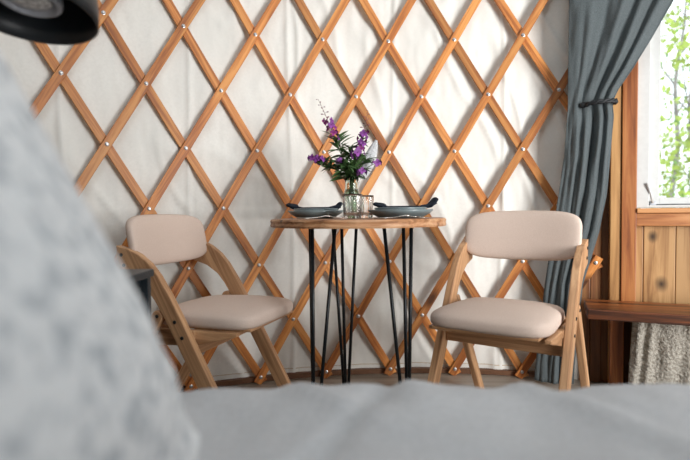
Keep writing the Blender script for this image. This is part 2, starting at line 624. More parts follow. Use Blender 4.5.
# lattice: one diagonal set in front of the other, bolted where they cross
lat = empty('wall_lattice', (YC.x, YC.y, 0))
tag(lat, 'diamond lattice of bolted orange-brown wooden strips over the canvas', 'lattice', kind='structure')
DIRX, DIRZ = SP / 2, H
DL = math.hypot(DIRX, DIRZ)
ux, uz = DIRX / DL, DIRZ / DL
strip_cache = {}
def strip_mesh(sgn, rows):
    key = (sgn, rows)
    if key in strip_cache:
        return strip_cache[key]
    rc = R + .0075 if sgn > 0 else R + .0205
    hw, ht, ch = .0174, .0062, .0015
    ext = .030
    tot = rows * DL
    n = rows * 4
    cs = [(-hw + ch, -ht), (hw - ch, -ht), (hw, -ht + ch), (hw, ht - ch), (hw - ch, ht), (-hw + ch, ht), (-hw, ht - ch), (-hw, -ht + ch)]
    v, f, uvs = [], [], []
    for i in range(n + 1):
        l = -ext + (tot + 2 * ext) * i / n
        for w, t in cs:
            arc = sgn * (l * ux + w * uz)
            z = l * uz - w * ux
            th = arc / R
            r_ = rc + t
            v.append((r_ * math.sin(th), r_ * math.cos(th), z))
            uvs.append((l, w + 2.2 * t))
    for i in range(n):
        for k in range(8):
            f.append((i * 8 + k, i * 8 + (k + 1) % 8, (i + 1) * 8 + (k + 1) % 8, (i + 1) * 8 + k))
    f.append(tuple(range(8))[::-1])
    f.append(tuple(n * 8 + k for k in range(8)))
    me = bpy.data.meshes.new('lattice_strip')
    me.from_pydata(v, [], f)
    uvl = me.uv_layers.new(name='uv')
    for lp in me.loops:
        uvl.data[lp.index].uv = uvs[lp.vertex_index]
    bm = bmesh.new(); bm.from_mesh(me); bmesh.ops.recalc_face_normals(bm, faces=bm.faces[:]); bm.to_mesh(me); bm.free()
    me.materials.append(MT['strip'])
    strip_cache[key] = me
    return me
bv = lathe_me('bolt', [(0, 0), (.0082, 0), (.0082, .0012), (.0058, .002), (.0055, .0046), (.004, .006), (0, .0062)], 12)
bv.materials.append(MT['bolt'])
COLMAX, COLMIN, TOPROW = 4, -13, -2
zrow = lambda r: Z0 - r * H
for k in range(COLMIN, COLMAX):               # rising to the right, in front
    r1 = max(TOPROW, 6 - 2 * (COLMAX - k))
    rows = 6 - r1
    if rows < 1:
        continue
    o = bpy.data.objects.new('lattice_strip', strip_mesh(1, rows)); C.objects.link(o); o.parent = lat
    th0 = PH + k * SP / R
    o.location = (0, 0, zrow(6)); o.rotation_euler = (0, 0, -th0)
    for i in range(rows + 1):
        th = i * DIRX / R
        b = bpy.data.objects.new('bolt', bv); C.objects.link(b); b.parent = o
        rr = R + .0012
        b.location = (rr * math.sin(th), rr * math.cos(th), i * H)
        b.rotation_euler = (PI / 2, 0, -th)
for k in range(COLMIN, COLMAX + 5):           # falling to the right, behind
    r0 = 6 if k <= COLMAX else 6 - 2 * (k - COLMAX)
    rows = r0 - TOPROW
    if rows < 1:
        continue
    c0 = min(k, COLMAX)
    if k == COLMAX:                           # cut short above the bench end
        r0, c0, rows = 5, COLMAX - .5, 5 - TOPROW
    o = bpy.data.objects.new('lattice_strip', strip_mesh(-1, rows)); C.objects.link(o); o.parent = lat
    o.location = (0, 0, zrow(r0)); o.rotation_euler = (0, 0, -(PH + c0 * SP / R))

# flat timber wall with the window (local x along the wall, -y into the room)
wr = empty('wall_right', WO, WA)
tag(wr, 'knotty timber wall section framing the window beside the lattice', 'wall', kind='structure')
def wp(name, s0, s1, n0, n1, z0, z1, mat, bev=.002, parent=wr):
    return link(name, box_me(name, s0, s1, -n1, -n0, z0, z1, bev), mat, parent)
GL0, GL1 = .10, .86                           # window opening along the wall
WZ0, WZ1 = .772, 1.95
wp('backing_board', -.15, S1, -.075, -.060, 0, WZ0 - .02, 'plank_dark', 0)
wp('backing_board', -.15, GL0 - .01, -.075, -.060, WZ0 - .02, WALL_H, 'plank_dark', 0)
wp('backing_board', GL1, S1, -.075, -.060, WZ0 - .02, WALL_H, 'plank_dark', 0)
wp('header_board', GL0 - .01, GL1, -.075, -.02, WZ1, WALL_H, 'plank', 0)
for s0, s1 in ((-.116, -.072), (-.071, -.028)):
    wp('plank', s0, s1, -.058, -.040, 0, WALL_H, 'plank_dark', .003)
wp('post', 0, .040, -.058, .004, .0, WALL_H, 'post_light', .003)
wp('post', .042, .098, -.058, .012, .30, WALL_H, 'post_red', .003)
wp('post', GL1 + .002, GL1 + .06, -.058, .012, 0, WALL_H, 'post_red', .003)
wp('sill', .098, GL1, -.058, .020, WZ0 - .020, WZ0, 'rail_red', .003)
wp('rail', .098, GL1, -.058, .006, WZ0 - .074, WZ0 - .021, 'rail_red', .003)
pe = [.0985, .130, .247, .365, .482, .60, .717, .835, GL1]
for a, b in zip(pe[:-1], pe[1:]):
    wp('plank', a + .001, b - .001, -.058, -.030 - random.uniform(0, .002), 0, WZ0 - .075, 'plank', .003)
# white window set in the opening
wn = empty('window_1', WO, WA)
tag(wn, 'white framed casement window looking out on bright birch leaves', 'window', kind='structure')
def fr_(name, s0, s1, z0, z1, n0, n1, w, mat, wb=None):
    wb = wb or w
    wp(name, s0, s0 + w, n0, n1, z0, z1, mat, .002, wn)
    wp(name, s1 - w, s1, n0, n1, z0, z1, mat, .002, wn)
    wp(name, s0 + w, s1 - w, n0, n1, z0, z0 + wb, mat, .002, wn)
    wp(name, s0 + w, s1 - w, n0, n1, z1 - w, z1, mat, .002, wn)
fr_('window_frame', GL0, GL1, WZ0 + .001, WZ1, -.090, -.010, .045, 'white_frame', .012)
fr_('sash', GL0 + .046, GL1 - .046, WZ0 + .014, WZ1 - .046, -.085, -.040, .040, 'white_frame', .030)
wp('gasket', GL0 + .046, GL1 - .046, -.040, -.036, WZ0 + .0125, WZ0 + .017, 'gasket', 0, wn)
wp('pane', GL0 + .085, GL1 - .085, -.064, -.061, WZ0 + .043, WZ1 - .085, 'pane', 0, wn)
hb = wp('crank_base', GL0 + .050, GL0 + .074, -.040, -.020, WZ0 + .012, WZ0 + .030, 'bulb_ring', .004, wn)
ha = tube_me('crank_handle', [(GL0 + .060, .015, WZ0 + .022), (GL0 + .052, .008, WZ0 + .06), (GL0 + .036, .004, WZ0 + .105)], [.006, .005, .006], 8)
link('crank_handle', ha, 'white_frame', wn, True)

# glazed door opening behind the camera, at the right
dr = empty('door_1', (YC.x + RL * math.sin(DOOR_T), YC.y + RL * math.cos(DOOR_T), 0), -DOOR_T)
tag(dr, 'wooden frame of the glazed door letting daylight in', 'door', kind='structure')
for s in (-1, 1):
    x = s * .545
    link('jamb', box_me('jamb', x - .03, x + .03, -.05, .05, 0, 2.03, .004), 'post_red', dr)
link('lintel', box_me('lintel', -.575, .575, -.05, .05, 2.03, 2.09, .004), 'rail_red', dr)

# ================================================================== BED
bed = empty('bed', (.08, .05, 0))
tag(bed, 'bed under a rumpled blue-grey duvet in front of the table', 'bed')
BX, BY = 1.06, .765
def duvet(p):
    x, y, z = p.x, p.y, p.z
    top = max(0.0, min(1.0, (z - .02) / .12))
    w = .010 * fbm(x * 2.2 + y * 1.1, y * 3.5, .3) + .007 * fbm(x * 6 + 3, y * 3, 2.2)
    cr = noise.noise(Vector((x * 3.0 + y * 2.0, y * 1.2 - x * .6, 8.1)))
    w += .012 * math.exp(-(cr / .10) ** 2)
    n_ = p.copy()
    n_.z += top * w
    side = 1 - top
    n_.y += math.copysign(side * .012 * math.sin(x * 17 + 2 * math.sin(x * 5)), y) * (abs(y) > .5)
    # a few creases running over the far edge
    for cx, dp, wd in ((-.045 + .02, .012, .016), (-.35, .006, .04), (.22, .004, .05)):
        n_.z -= dp * math.exp(-((x - cx - (y - .7) * .5) / wd) ** 2) * top * (y > .3)
    return n_
dv = link('duvet', rbox_me('duvet', BX, BY, .19, .055, (150, 110, 20), duvet), 'bed', bed, True)
dv.location = (0, 0, .302)
link('mattress', rbox_me('mattress', BX - .06, BY - .06, .10, .04, (12, 12, 6)), 'sheet', bed, True).location = (0, 0, .25)
link('bed_frame', box_me('bed_frame', -BX + .02, BX - .02, -BY + .04, BY - .04, .06, .15, .006), 'stand', bed)
for sx in (-1, 1):
    for sy in (-1, 1):
        link('leg', box_me('leg', sx * .95 - .03, sx * .95 + .03, sy * .66 - .03, sy * .66 + .03, 0, .065, .004), 'stand', bed)
link('headboard', box_me('headboard', -BX - .06, -BX - .015, -BY, BY, .05, .98, .012), 'plank', bed)

# leaning spotted pillow
def plump(p):
    q = p.copy()
    # corners pinch in thickness, sides dip between the corners
    ax, ay = p.x / .31, p.y / .31
    k = 1 - .16 * (abs(ax) ** 4 + abs(ay) ** 4) / 2
    q.z *= max(.25, (1 - ax ** 4 * .55) * (1 - ay ** 4 * .55))
    q.x *= 1 - .10 * (1 - ay * ay) * abs(ax)
    q.y *= 1 - .10 * (1 - ax * ax) * abs(ay)
    q.z += .006 * fbm(p.x * 9, p.y * 9, 1.0)
    return q
pw = link('pillow', superell_me('pillow', .35, .33, .085, .55, .22, 84, 36, plump), 'pillow', None, True)
PX = Vector((-.475, 0, .88)).normalized()       # up the lean
PY = Vector((-.05, 1, 0)).normalized()
PZ = PX.cross(PY).normalized() * -1
if PZ.x < 0:
    PZ = -PZ
PY = PZ.cross(PX)
pc = Vector((-.305, .215, .815))
pw.matrix_world = Matrix(((PX.x, PY.x, PZ.x, pc.x), (PX.y, PY.y, PZ.y, pc.y), (PX.z, PY.z, PZ.z, pc.z), (0, 0, 0, 1)))
tag(pw, 'large pale grey spotted pillow leaning at the head of the bed', 'pillow')

# ================================================================== NIGHTSTAND AND LAMP
nsx0, nsx1, nsy0, nsy1, nsz = -.96, -.514, .89, 1.34, .622
ns = empty('nightstand', ((nsx0 + nsx1) / 2, (nsy0 + nsy1) / 2, 0))
tag(ns, 'charcoal nightstand with a thin top between the bed and a chair', 'nightstand')
hx, hy = (nsx1 - nsx0) / 2, (nsy1 - nsy0) / 2
link('top', box_me('top', -hx, hx, -hy, hy, nsz - .020, nsz, .003), 'stand', ns)
for sx in (-1, 1):
    for sy in (-1, 1):
        link('leg', box_me('leg', sx * (hx - .018) - .010, sx * (hx - .018) + .010, sy * (hy - .014) - .010, sy * (hy - .014) + .010, 0, nsz - .020, .002), 'stand', ns)
bdy = link('drawer_case', box_me('drawer_case', -hx + .0285, hx - .0285, -hy + .03, hy - .006, .26, nsz - .021, .003), 'stand', ns)
link('shelf', box_me('shelf', -hx + .03, hx - .03, -hy + .03, hy - .03, .12, .135, .003), 'stand', ns)
dw = link('drawer', box_me('drawer', -hx + .045, hx - .045, -hy + .022, -hy + .030, .40, .585, .003), 'stand', ns)
link('knob', superell_me('knob', .012, .012, .012, 1, 1, 12, 8, lambda p: p + Vector((0, -hy + .012, .49))), 'black_metal', dw, True)

LC = Vector((-.585, .945, 1.118))               # centre of the shade's mouth
lp = empty('bedside_lamp', (-.86, 1.12, nsz + .001))
tag(lp, 'black metal reading lamp on the nightstand with its shade reaching over', 'lamp')
base = Vector((-.86, 1.12, nsz + .001))
LC.z += .025
rel = LC - base
link('base', lathe_me('base', [(0, 0), (.085, 0), (.085, .012), (.07, .02), (.012, .024), (0, .024)], 32), 'lamp_black', lp, True)
link('pole', tube_me('pole', [(0, 0, .02), (0, 0, .70)], .008, 10), 'lamp_black', lp, True)
link('arm', tube_me('arm', [(0, 0, .70), (rel.x * .5, rel.y * .5, .775), (rel.x, rel.y, rel.z + .20)], .007, 10), 'lamp_black', lp, True)
SR = .118
shade_prof = [(SR, 0), (SR * .985, .03), (SR * .93, .07), (SR * .80, .108), (SR * .58, .138), (.034, .155), (.030, .20), (0, .205),
              (0, .198), (.026, .19), (.028, .150), (SR * .55, .132), (SR * .77, .103), (SR * .90, .067), (SR * .955, .03), (SR * .97, 0)]
tilt = Matrix.Rotation(math.radians(1), 4, 'Y') @ Matrix.Rotation(math.radians(-9), 4, 'X')
sh = link('shade', lathe_me('shade', shade_prof, 56, None, True), 'lamp_black', lp, True)
sh.matrix_local = Matrix.Translation(rel) @ tilt
lamp_in = link('bulb', lathe_me('bulb', [(0, .034), (.042, .033), (.0435, .024), (.048, .0205), (.054, .024), (.055, .034), (.052, .046), (.030, .095), (.018, .135), (.018, .165), (0, .165)], 40), 'bulb_ring', sh, True)
link('bulb_lens', lathe_me('bulb_lens', [(0, .0225), (.020, .0235), (.034, .0265), (.038, .0315), (0, .0335)], 32), 'bulb_lens', sh, True)

# ================================================================== TABLE
TC = Vector((.045, 1.745, 0)); TR = .302; TZ = .747
tb = empty('side_table', TC)
tag(tb, 'round wooden table on black hairpin legs between the two chairs', 'table')
def trim(r, z, a, j):
    return r + (.0016 * math.sin(a * 9) + .0012 * math.sin(a * 23 + 1)) * (r > .2)
link('tabletop', lathe_me('tabletop', [(0, TZ - .0245), (TR - .006, TZ - .0245), (TR - .006, TZ - .002), (TR - .008, TZ), (0, TZ)], 96), 'table', tb)
link('edge_band', lathe_me('edge_band', [(TR - .0055, TZ - .0265), (TR - .001, TZ - .0265), (TR + .0012, TZ - .021), (TR - .0008, TZ - .0135), (TR + .0012, TZ - .006), (TR - .002, TZ - .0012), (TR - .0055, TZ - .001)], 128, trim, True), 'table_edge', tb)
for fx, fy, ang in ((-.047, .185, 82), (-.152, -.118, 188), (.157, -.100, 9)):
    a = math.radians(ang)
    lg = link('leg', box_me('leg', -.060, .040, -.055, .055, TZ - .0295, TZ - .0250, .001), 'black_metal', tb)
    lg.location = Vector((fx, fy, 0)) - Vector((math.cos(a), math.sin(a), 0)) * .025
    lg.rotation_euler = (0, 0, a)
    foot = Vector((.025, 0, .004))
    gs = []
    for ex, ey in ((.028, .046), (.028, -.046), (-.050, 0)):
        gs.append(tube_geo([Vector((ex, ey, TZ - .029)), foot + Vector((ex, ey, 0)) * .10 + Vector((0, 0, .003))], .0060, 10))
    for nm, g in zip(('rod', 'rod', 'rod'), gs):
        link(nm, raw(nm, *g), 'black_metal', lg, True)
    link('foot', superell_me('foot', .012, .012, .0045, 1, 1, 14, 8, lambda p: p + Vector((.025, 0, .0047))), 'black_metal', lg, True)

# plates, napkins, forks
def plate_prof(r, h, t=.005):
    return [(0, 0), (r * .60, 0), (r * .66, .002), (r * .90, h * .62), (r, h), (r - .003, h + .0022), (r * .87, h * .66 + t), (r * .62, t + .003), (0, t + .003)]
def dish(name, x, y, z, r, h, label, cat):
    o = link(name, lathe_me(name, plate_prof(r, h), 56), 'plate', None, True)
    o.location = (x, y, z)
    return tag(o, label, cat)
PLT = ((-.102, 1.765, .099, 'left'), (.182, 1.640, .108, 'right'))
lab1 = ('blue-grey dinner plate on the table beside the ribbed tumblers, towards the chair by the nightstand',
        'blue-grey dinner plate on the table, towards the chair by the curtain')
lab2 = ('smaller blue-grey plate stacked on the dinner plate towards the nightstand chair',
        'smaller blue-grey plate stacked on the dinner plate towards the curtain chair')
lab3 = ('dark navy napkin folded behind the plates towards the nightstand chair', 'dark navy napkin folded behind the plates towards the curtain chair')
lab4 = ('slim steel fork lying before the plates towards the nightstand chair', 'slim steel fork lying before the plates towards the curtain chair')
for i, (x, y, r, _) in enumerate(PLT):
    dish('dinner_plate', x, y, TZ + .0005, r, .026, lab1[i], 'plate')
    dish('side_plate', x, y, TZ + .0098, r * .80, .0235, lab2[i], 'plate')
    # napkin: a rolled cloth pushed through, loose ends standing up on both sides
    nk = empty('napkin', (x, y + r * .2, TZ + .03))
    tag(nk, lab3[i], 'napkin', 'napkins on the table')
    def cloth_roll(p):
        q = p.copy()
        q.z += .004 * math.sin(p.x * 90) + .003 * math.sin(p.x * 47 + p.y * 160)
        return q
    sgn = 1
    e1, e2 = ((-.098, .018), (.088, .012)) if i == 0 else ((-.078, .016), (.122, .022))
    path = [(e1[0], 0, e1[1]), (e1[0] * .82, 0, .010), (e1[0] * .5, 0, .0055), (0, 0, .0055), (e2[0] * .5, 0, .0055), (e2[0] * .8, 0, .010), (e2[0], 0, e2[1])]
    link('roll', tube_me('roll', path, [.006, .0075, .0055, .0055, .0055, .0075, .006], 10), 'napkin', nk, True)
    for e, s in ((e1, -1), (e2, 1)):
        fold = superell_me('loose_fold', .022, .017, .0052, .8, .7, 20, 12, cloth_roll)
        fo = link('loose_fold', fold, 'napkin', nk, True)
        fo.location = (e[0] - s * .012, .004, e[1] - .001)
        fo.rotation_euler = (0, -s * .5, .3 * s)
    # fork, arched, lying before the plate
    fx, fy = (x + .02, y - r - .022) if i == 0 else (x - .02, y - r + .006 - .026)
    fk = empty('fork', (fx, fy, TZ + .0006))
    fk.rotation_euler = (0, 0, .15 if i == 0 else -.1)
    tag(fk, lab4[i], 'fork', 'forks on the table')
    hp = [(-.075, 0, .0016), (-.04, 0, .0016), (-.01, 0, .004), (.02, 0, .0095), (.034, 0, .0085)]
    link('handle', tube_me('handle', hp, [.0026, .0022, .0016, .0016, .0028], 8), 'steel', fk, True)
    link('head', superell_me('head', .014, .0085, .0012, .6, .8, 18, 8, lambda p: p + Vector((.043, 0, .0075 - (p.x + .014) * .12))), 'steel', fk, True)
    for k in range(4):
        yy = -.0062 + k * .0041
        link('tine', tube_me('tine', [(.052, yy, .0058), (.068, yy, .003), (.082, yy, .0034)], [.0011, .0010, .0006], 6), 'steel', fk, True)

# ribbed tumblers
def tumbler(x, y, label, r=.0325, h=.079):
    def rib(rr, z, a, j):
        return rr + (.0016 * math.cos(a * 9) if j in (2, 3, 4, 5) else 0)
    prof = [(0, 0), (r * .80, 0), (r * .84, .004), (r * .88, .02), (r * .95, .05), (r * .985, h - .008), (r, h), (r - .0022, h), (r * .93, h - .01), (r * .82, .02), (r * .76, .010), (0, .010)]
    o = link('glass_tumbler', lathe_me('glass_tumbler', prof, 112, rib), 'glass', None, True)
    o.location = (x, y, TZ + .0006)
    return tag(o, label, 'glass')
tumbler(.024, 1.615, 'clear ribbed glass tumbler standing in front of the flower vase')
tumbler(.070, 1.735, 'clear ribbed glass tumbler half hidden behind the other tumbler', .030, .078)

# vase
VX, VY = .026, 1.83
vz = TZ + .0006
vh = .150
vs = empty('flower_vase', (VX, VY, vz))
tag(vs, 'small clear glass vase packed with green stems', 'vase')
vp = [(0, 0), (.028, 0), (.032, .006), (.033, .05), (.030, .085), (.025, .105), (.0235, .125), (.0265, vh), (.0245, vh), (.0215, .125), (.023, .106), (.028, .084), (.0305, .05), (.029, .009), (0, .007)]
link('body', lathe_me('body', vp, 48), 'vase', vs, True)
link('water', lathe_me('water', [(0, .0075), (.0285, .0095), (.0302, .05), (.0277, .084), (.0227, .104), (0, .104)], 40), 'water', vs, True)

# ---- flowers
def leaf_mesh(l, w, bend=.25, n=6):
    v, f = [], []
    for i in range(n + 1):
        t = i / n
        ww = w * math.sin(PI * min(1, t * .92 + .06)) ** .9
        z = -bend * l * t * t
        v += [(l * t, -ww, z + ww * .35), (l * t, 0, z), (l * t, ww, z + ww * .35)]
    for i in range(n):
        a = 3 * i
        f += [(a, a + 1, a + 4, a + 3), (a + 1, a + 2, a + 5, a + 4)]
    return v, f
def mk(name, g, mat):
    me = raw(name, *g)
    me.polygons.foreach_set('use_smooth', [True] * len(me.polygons))
    me.materials.append(MT[mat])
    return me
ME_LEAF = [mk('leaf', leaf_mesh(.050, .0062, .25), 'leaf'), mk('leaf', leaf_mesh(.040, .0066, .12), 'leaf'), mk('leaf', leaf_mesh(.030, .0058, .2), 'leaf_pale')]
def flower_geo(s):
    gs = []
    for k in range(4):
        a = k * PI / 2 + random.uniform(-.2, .2)
        v, f = [], []
        n = 4
        for i in range(n + 1):
            t = i / n
            ww = s * .42 * math.sin(PI * (.15 + .80 * t)) ** .7
            r_ = s * (.1 + .9 * t)
            zz = s * (.35 * t - .25 * t * t)
            for y in (-ww, 0, ww):
                x = r_
                v.append(Vector((x * math.cos(a) - y * math.sin(a), x * math.sin(a) + y * math.cos(a), zz + abs(y) * .25)))
        for i in range(n):
            b = 3 * i
            f += [(b, b + 1, b + 4, b + 3), (b + 1, b + 2, b + 5, b + 4)]
        gs.append((v, f))
    gs.append(tube_geo([(0, 0, -s * .3), (0, 0, s * .55)], [s * .10, s * .05], 5))
    return merge_geo(gs)
ME_FLOWER = [mk('blossom', flower_geo(.0125), 'petal'), mk('blossom', flower_geo(.0112), 'petal_pink'), mk('blossom', flower_geo(.0135), 'petal')]
def bud_geo(s):
    v, f = [], []
    g1 = tube_geo([(0, 0, 0), (s * .9, 0, s * .25), (s * 1.5, 0, s * .2)], [s * .10, s * .10, s * .12], 5)
    g2 = tube_geo([(s * 1.4, 0, s * .2), (s * 1.9, 0, s * .15), (s * 2.5, 0, 0), (s * 2.9, 0, -s * .15)], [s * .1, s * .34, s * .30, s * .05], 6)
    return merge_geo([g1, g2])
ME_BUD = mk('bud', bud_geo(.0062), 'bud')
def put(me, name, parent, loc, d, roll=0.0, sc=1.0):
    """place a copy of a mesh with its local x along d"""
    o = bpy.data.objects.new(name, me); C.objects.link(o); o.parent = parent
    d = Vector(d).normalized()
    q = d.to_track_quat('X', 'Z')
    o.rotation_mode = 'QUATERNION'
    from mathutils import Quaternion
    o.rotation_quaternion = q @ Quaternion((1, 0, 0), roll)
    o.location = loc
    o.scale = (sc, sc, sc)
    return o
mouth = Vector((VX, VY, vz + .135))
def bez(a, b, c, t):
    return a * (1 - t) ** 2 + b * 2 * t * (1 - t) + c * t * t
def fireweed(label, tip, lean, buds, blooms, leaves, redtop=.55, pink=1, rs=0, mouth_off=(0, 0)):
    rng = random.Random(rs)
    a = Vector((VX + mouth_off[0] * .6, VY + mouth_off[1] * .6, vz + .012))
    root = empty('leafy_sprig' if 'sprig' in label else 'fireweed', a)
    tag(root, label, 'flower', 'cut flowers in the vase')
    m = mouth + Vector((mouth_off[0], mouth_off[1], 0))
    tip = Vector(tip)
    ctrl = (m + tip) / 2 + Vector(lean)
    pts = [Vector((0, 0, 0)), (m - a) * .5] + [bez(m, ctrl, tip, i / 12) - a for i in range(13)]
    n = len(pts)
    cut = 2 + int(12 * redtop)
    link('stem', tube_me('stem', pts[:cut + 1], [.0019 - .0006 * i / n for i in range(cut + 1)], 6), 'stem', root, True)
    link('spike', tube_me('spike', pts[cut:], [.0014 - .0009 * i / max(1, n - cut) for i in range(n - cut)], 6), 'stem_red', root, True)
    P = lambda t: bez(m, ctrl, tip, t) - a
    ga = 0.0
    for k in range(buds[2]):
        t = buds[0] + (buds[1] - buds[0]) * k / max(1, buds[2] - 1)
        ga += 2.4 + rng.uniform(-.3, .3)
        put(ME_BUD, 'bud', root, P(t), (math.cos(ga), math.sin(ga), .35 - t * .1), 0, 1.25 - .65 * (t - buds[0]) / (buds[1] - buds[0] + 1e-6))
    for k in range(blooms[2]):
        t = blooms[0] + (blooms[1] - blooms[0]) * k / max(1, blooms[2] - 1)
        ga += 2.4 + rng.uniform(-.4, .4)
        d = Vector((math.cos(ga), math.sin(ga) - .25, rng.uniform(-.1, .4)))
        rr = rng.uniform(.010, .019)
        o = put(ME_FLOWER[rng.choice((1, 1, 0) if pink else (0, 2, 0))], 'blossom', root, P(t) + d.normalized() * rr, d, 0, rng.uniform(.9, 1.2))
        o.rotation_quaternion = d.to_track_quat('Z', 'Y')
    for k in range(leaves[2]):
        t = leaves[0] + (leaves[1] - leaves[0]) * k / max(1, leaves[2] - 1)
        ga += 2.4 + rng.uniform(-.4, .4)
        put(ME_LEAF[rng.choice((0, 0, 1))], 'leaf', root, P(t), (math.cos(ga), math.sin(ga), rng.uniform(-.25, 1.2)), rng.uniform(-.8, .8), rng.uniform(.65, 1.3))
    return root
D = 1.84
fireweed('tall magenta fireweed spike with bare bud tip leaning towards the nightstand chair', at(318, 99, D), (-.005, 0, .04), (.66, .98, 12), (.46, .68, 12), (.02, .46, 24), .46, 1, 1, (-.004, .002))
fireweed('tall reddish fireweed spike of small buds leaning towards the curtain', at(368, 110, D), (.010, 0, .02), (.60, .98, 12), (.34, .64, 14), (.02, .55, 24), .52, 1, 2, (.005, 0))
fireweed('low violet fireweed cluster reaching furthest towards the nightstand chair', at(313, 158, D - .02), (-.02, 0, .03), (.9, 1.0, 2), (.72, 1.0, 12), (.05, .7, 14), .8, 0, 3, (-.006, -.004))
fireweed('single violet bloom on a thin stem reaching towards the curtain chair', at(377, 163, D - .02), (.0, 0, .02), (.9, 1.0, 2), (.93, 1.0, 4), (.05, .5, 5), .8, 0, 4, (.007, -.003))
fireweed('short violet fireweed low at the front of the bouquet', at(339, 160, D - .04), (-.004, -.02, .01), (.8, 1.0, 2), (.68, 1.0, 6), (.05, .8, 18), .8, 0, 5, (-.003, -.006))
fireweed('violet fireweed head in the middle of the bouquet', at(356, 151, D - .05), (.004, -.02, .01), (.8, 1.0, 2), (.72, 1.0, 8), (.05, .8, 18), .8, 0, 6, (.002, -.007))
fireweed('violet fireweed drooping low over the vase rim towards the tumblers', at(362, 172, D - .05), (.006, -.02, .015), (.9, 1.0, 1), (.8, 1.0, 6), (.05, .6, 7), .8, 0, 7, (.006, -.006))
fireweed('leafy green sprig standing at the back of the bouquet', at(338, 138, D + .02), (-.01, .0, .02), (.97, 1.0, 1), (.99, 1.0, 0), (.02, 1.0, 40), .9, 0, 8, (-.002, .006))
fireweed('leafy green sprig spreading low towards the nightstand chair', at(322, 166, D), (-.01, .0, .035), (.97, 1.0, 1), (.99, 1.0, 0), (.05, 1.0, 40), .9, 0, 9, (-.007, .004))
fireweed('leafy green sprig rising between the two tall spikes', at(351, 146, D + .01), (0, 0, .01), (.97, 1.0, 1), (.99, 1.0, 0), (.02, 1.0, 38), .9, 0, 10, (.003, .005))
fireweed('leafy green sprig spreading low towards the feather', at(366, 160, D), (.01, .0, .03), (.97, 1.0, 1), (.99, 1.0, 0), (.05, 1.0, 30), .9, 0, 12, (.006, .004))
fireweed('leafy green sprig hanging forward over the vase rim', at(346, 166, D - .07), (0, -.02, .03), (.97, 1.0, 1), (.99, 1.0, 0), (.02, 1.0, 34), .9, 0, 13, (0, -.006))
# pale seed-head sprig
sg = empty('pale_sprig', (VX, VY, vz + .014))
tag(sg, 'pale green sprig of small leaves in the middle of the bouquet', 'flower', 'cut flowers in the vase')
rng = random.Random(4)
tipp = at(342, 144, D) - Vector((VX, VY, vz + .014))
link('stem', tube_me('stem', [(0, 0, 0), (0, 0, .12), tipp * .8, tipp], .0013, 6), 'leaf_pale', sg, True)
for k in range(26):
    p = Vector((0, 0, .12)).lerp(tipp, .3 + .7 * k / 25)
    an = k * 2.4
    put(ME_LEAF[2], 'leaf', sg, p, (math.cos(an), math.sin(an), .4), rng.uniform(-.5, .5), rng.uniform(.7, 1.1))
# feather
fa, fb = at(360, 180, D + .03), at(376.5, 140, D + .05)
fe = empty('feather', fa)
tag(fe, 'pale grey feather standing in the bouquet beside the fireweed', 'feather')
fd = fb - fa
side = fd.cross(Vector((0, 1, 0))).normalized()
link('quill', tube_me('quill', [(VX - fa.x + .004, VY - fa.y, vz + .06 - fa.z), (0, 0, 0), fd * .5 + side * -.004, fd], [.0016, .0014, .001, .0005], 6), 'feather', fe, True)
v, f = [], []
for i in range(21):
    t = .04 + .96 * i / 20
    w = .0245 * math.sin(PI * min(1, .16 + t * .80)) ** .8
    c = fd * t - side * .004 * math.sin(PI * t)
    for q in (-1, -.5, 0, .5, 1):
        v.append(c + side * w * q + Vector((0, .004 * q * q + .0006, 0)))
for i in range(20):
    for k in range(4):
        b = i * 5 + k
        f.append((b, b + 1, b + 6, b + 5))
vn = link('vane', raw('vane', v, f), 'feather', fe, True)
so = vn.modifiers.new('thick', 'SOLIDIFY'); so.thickness = .0008

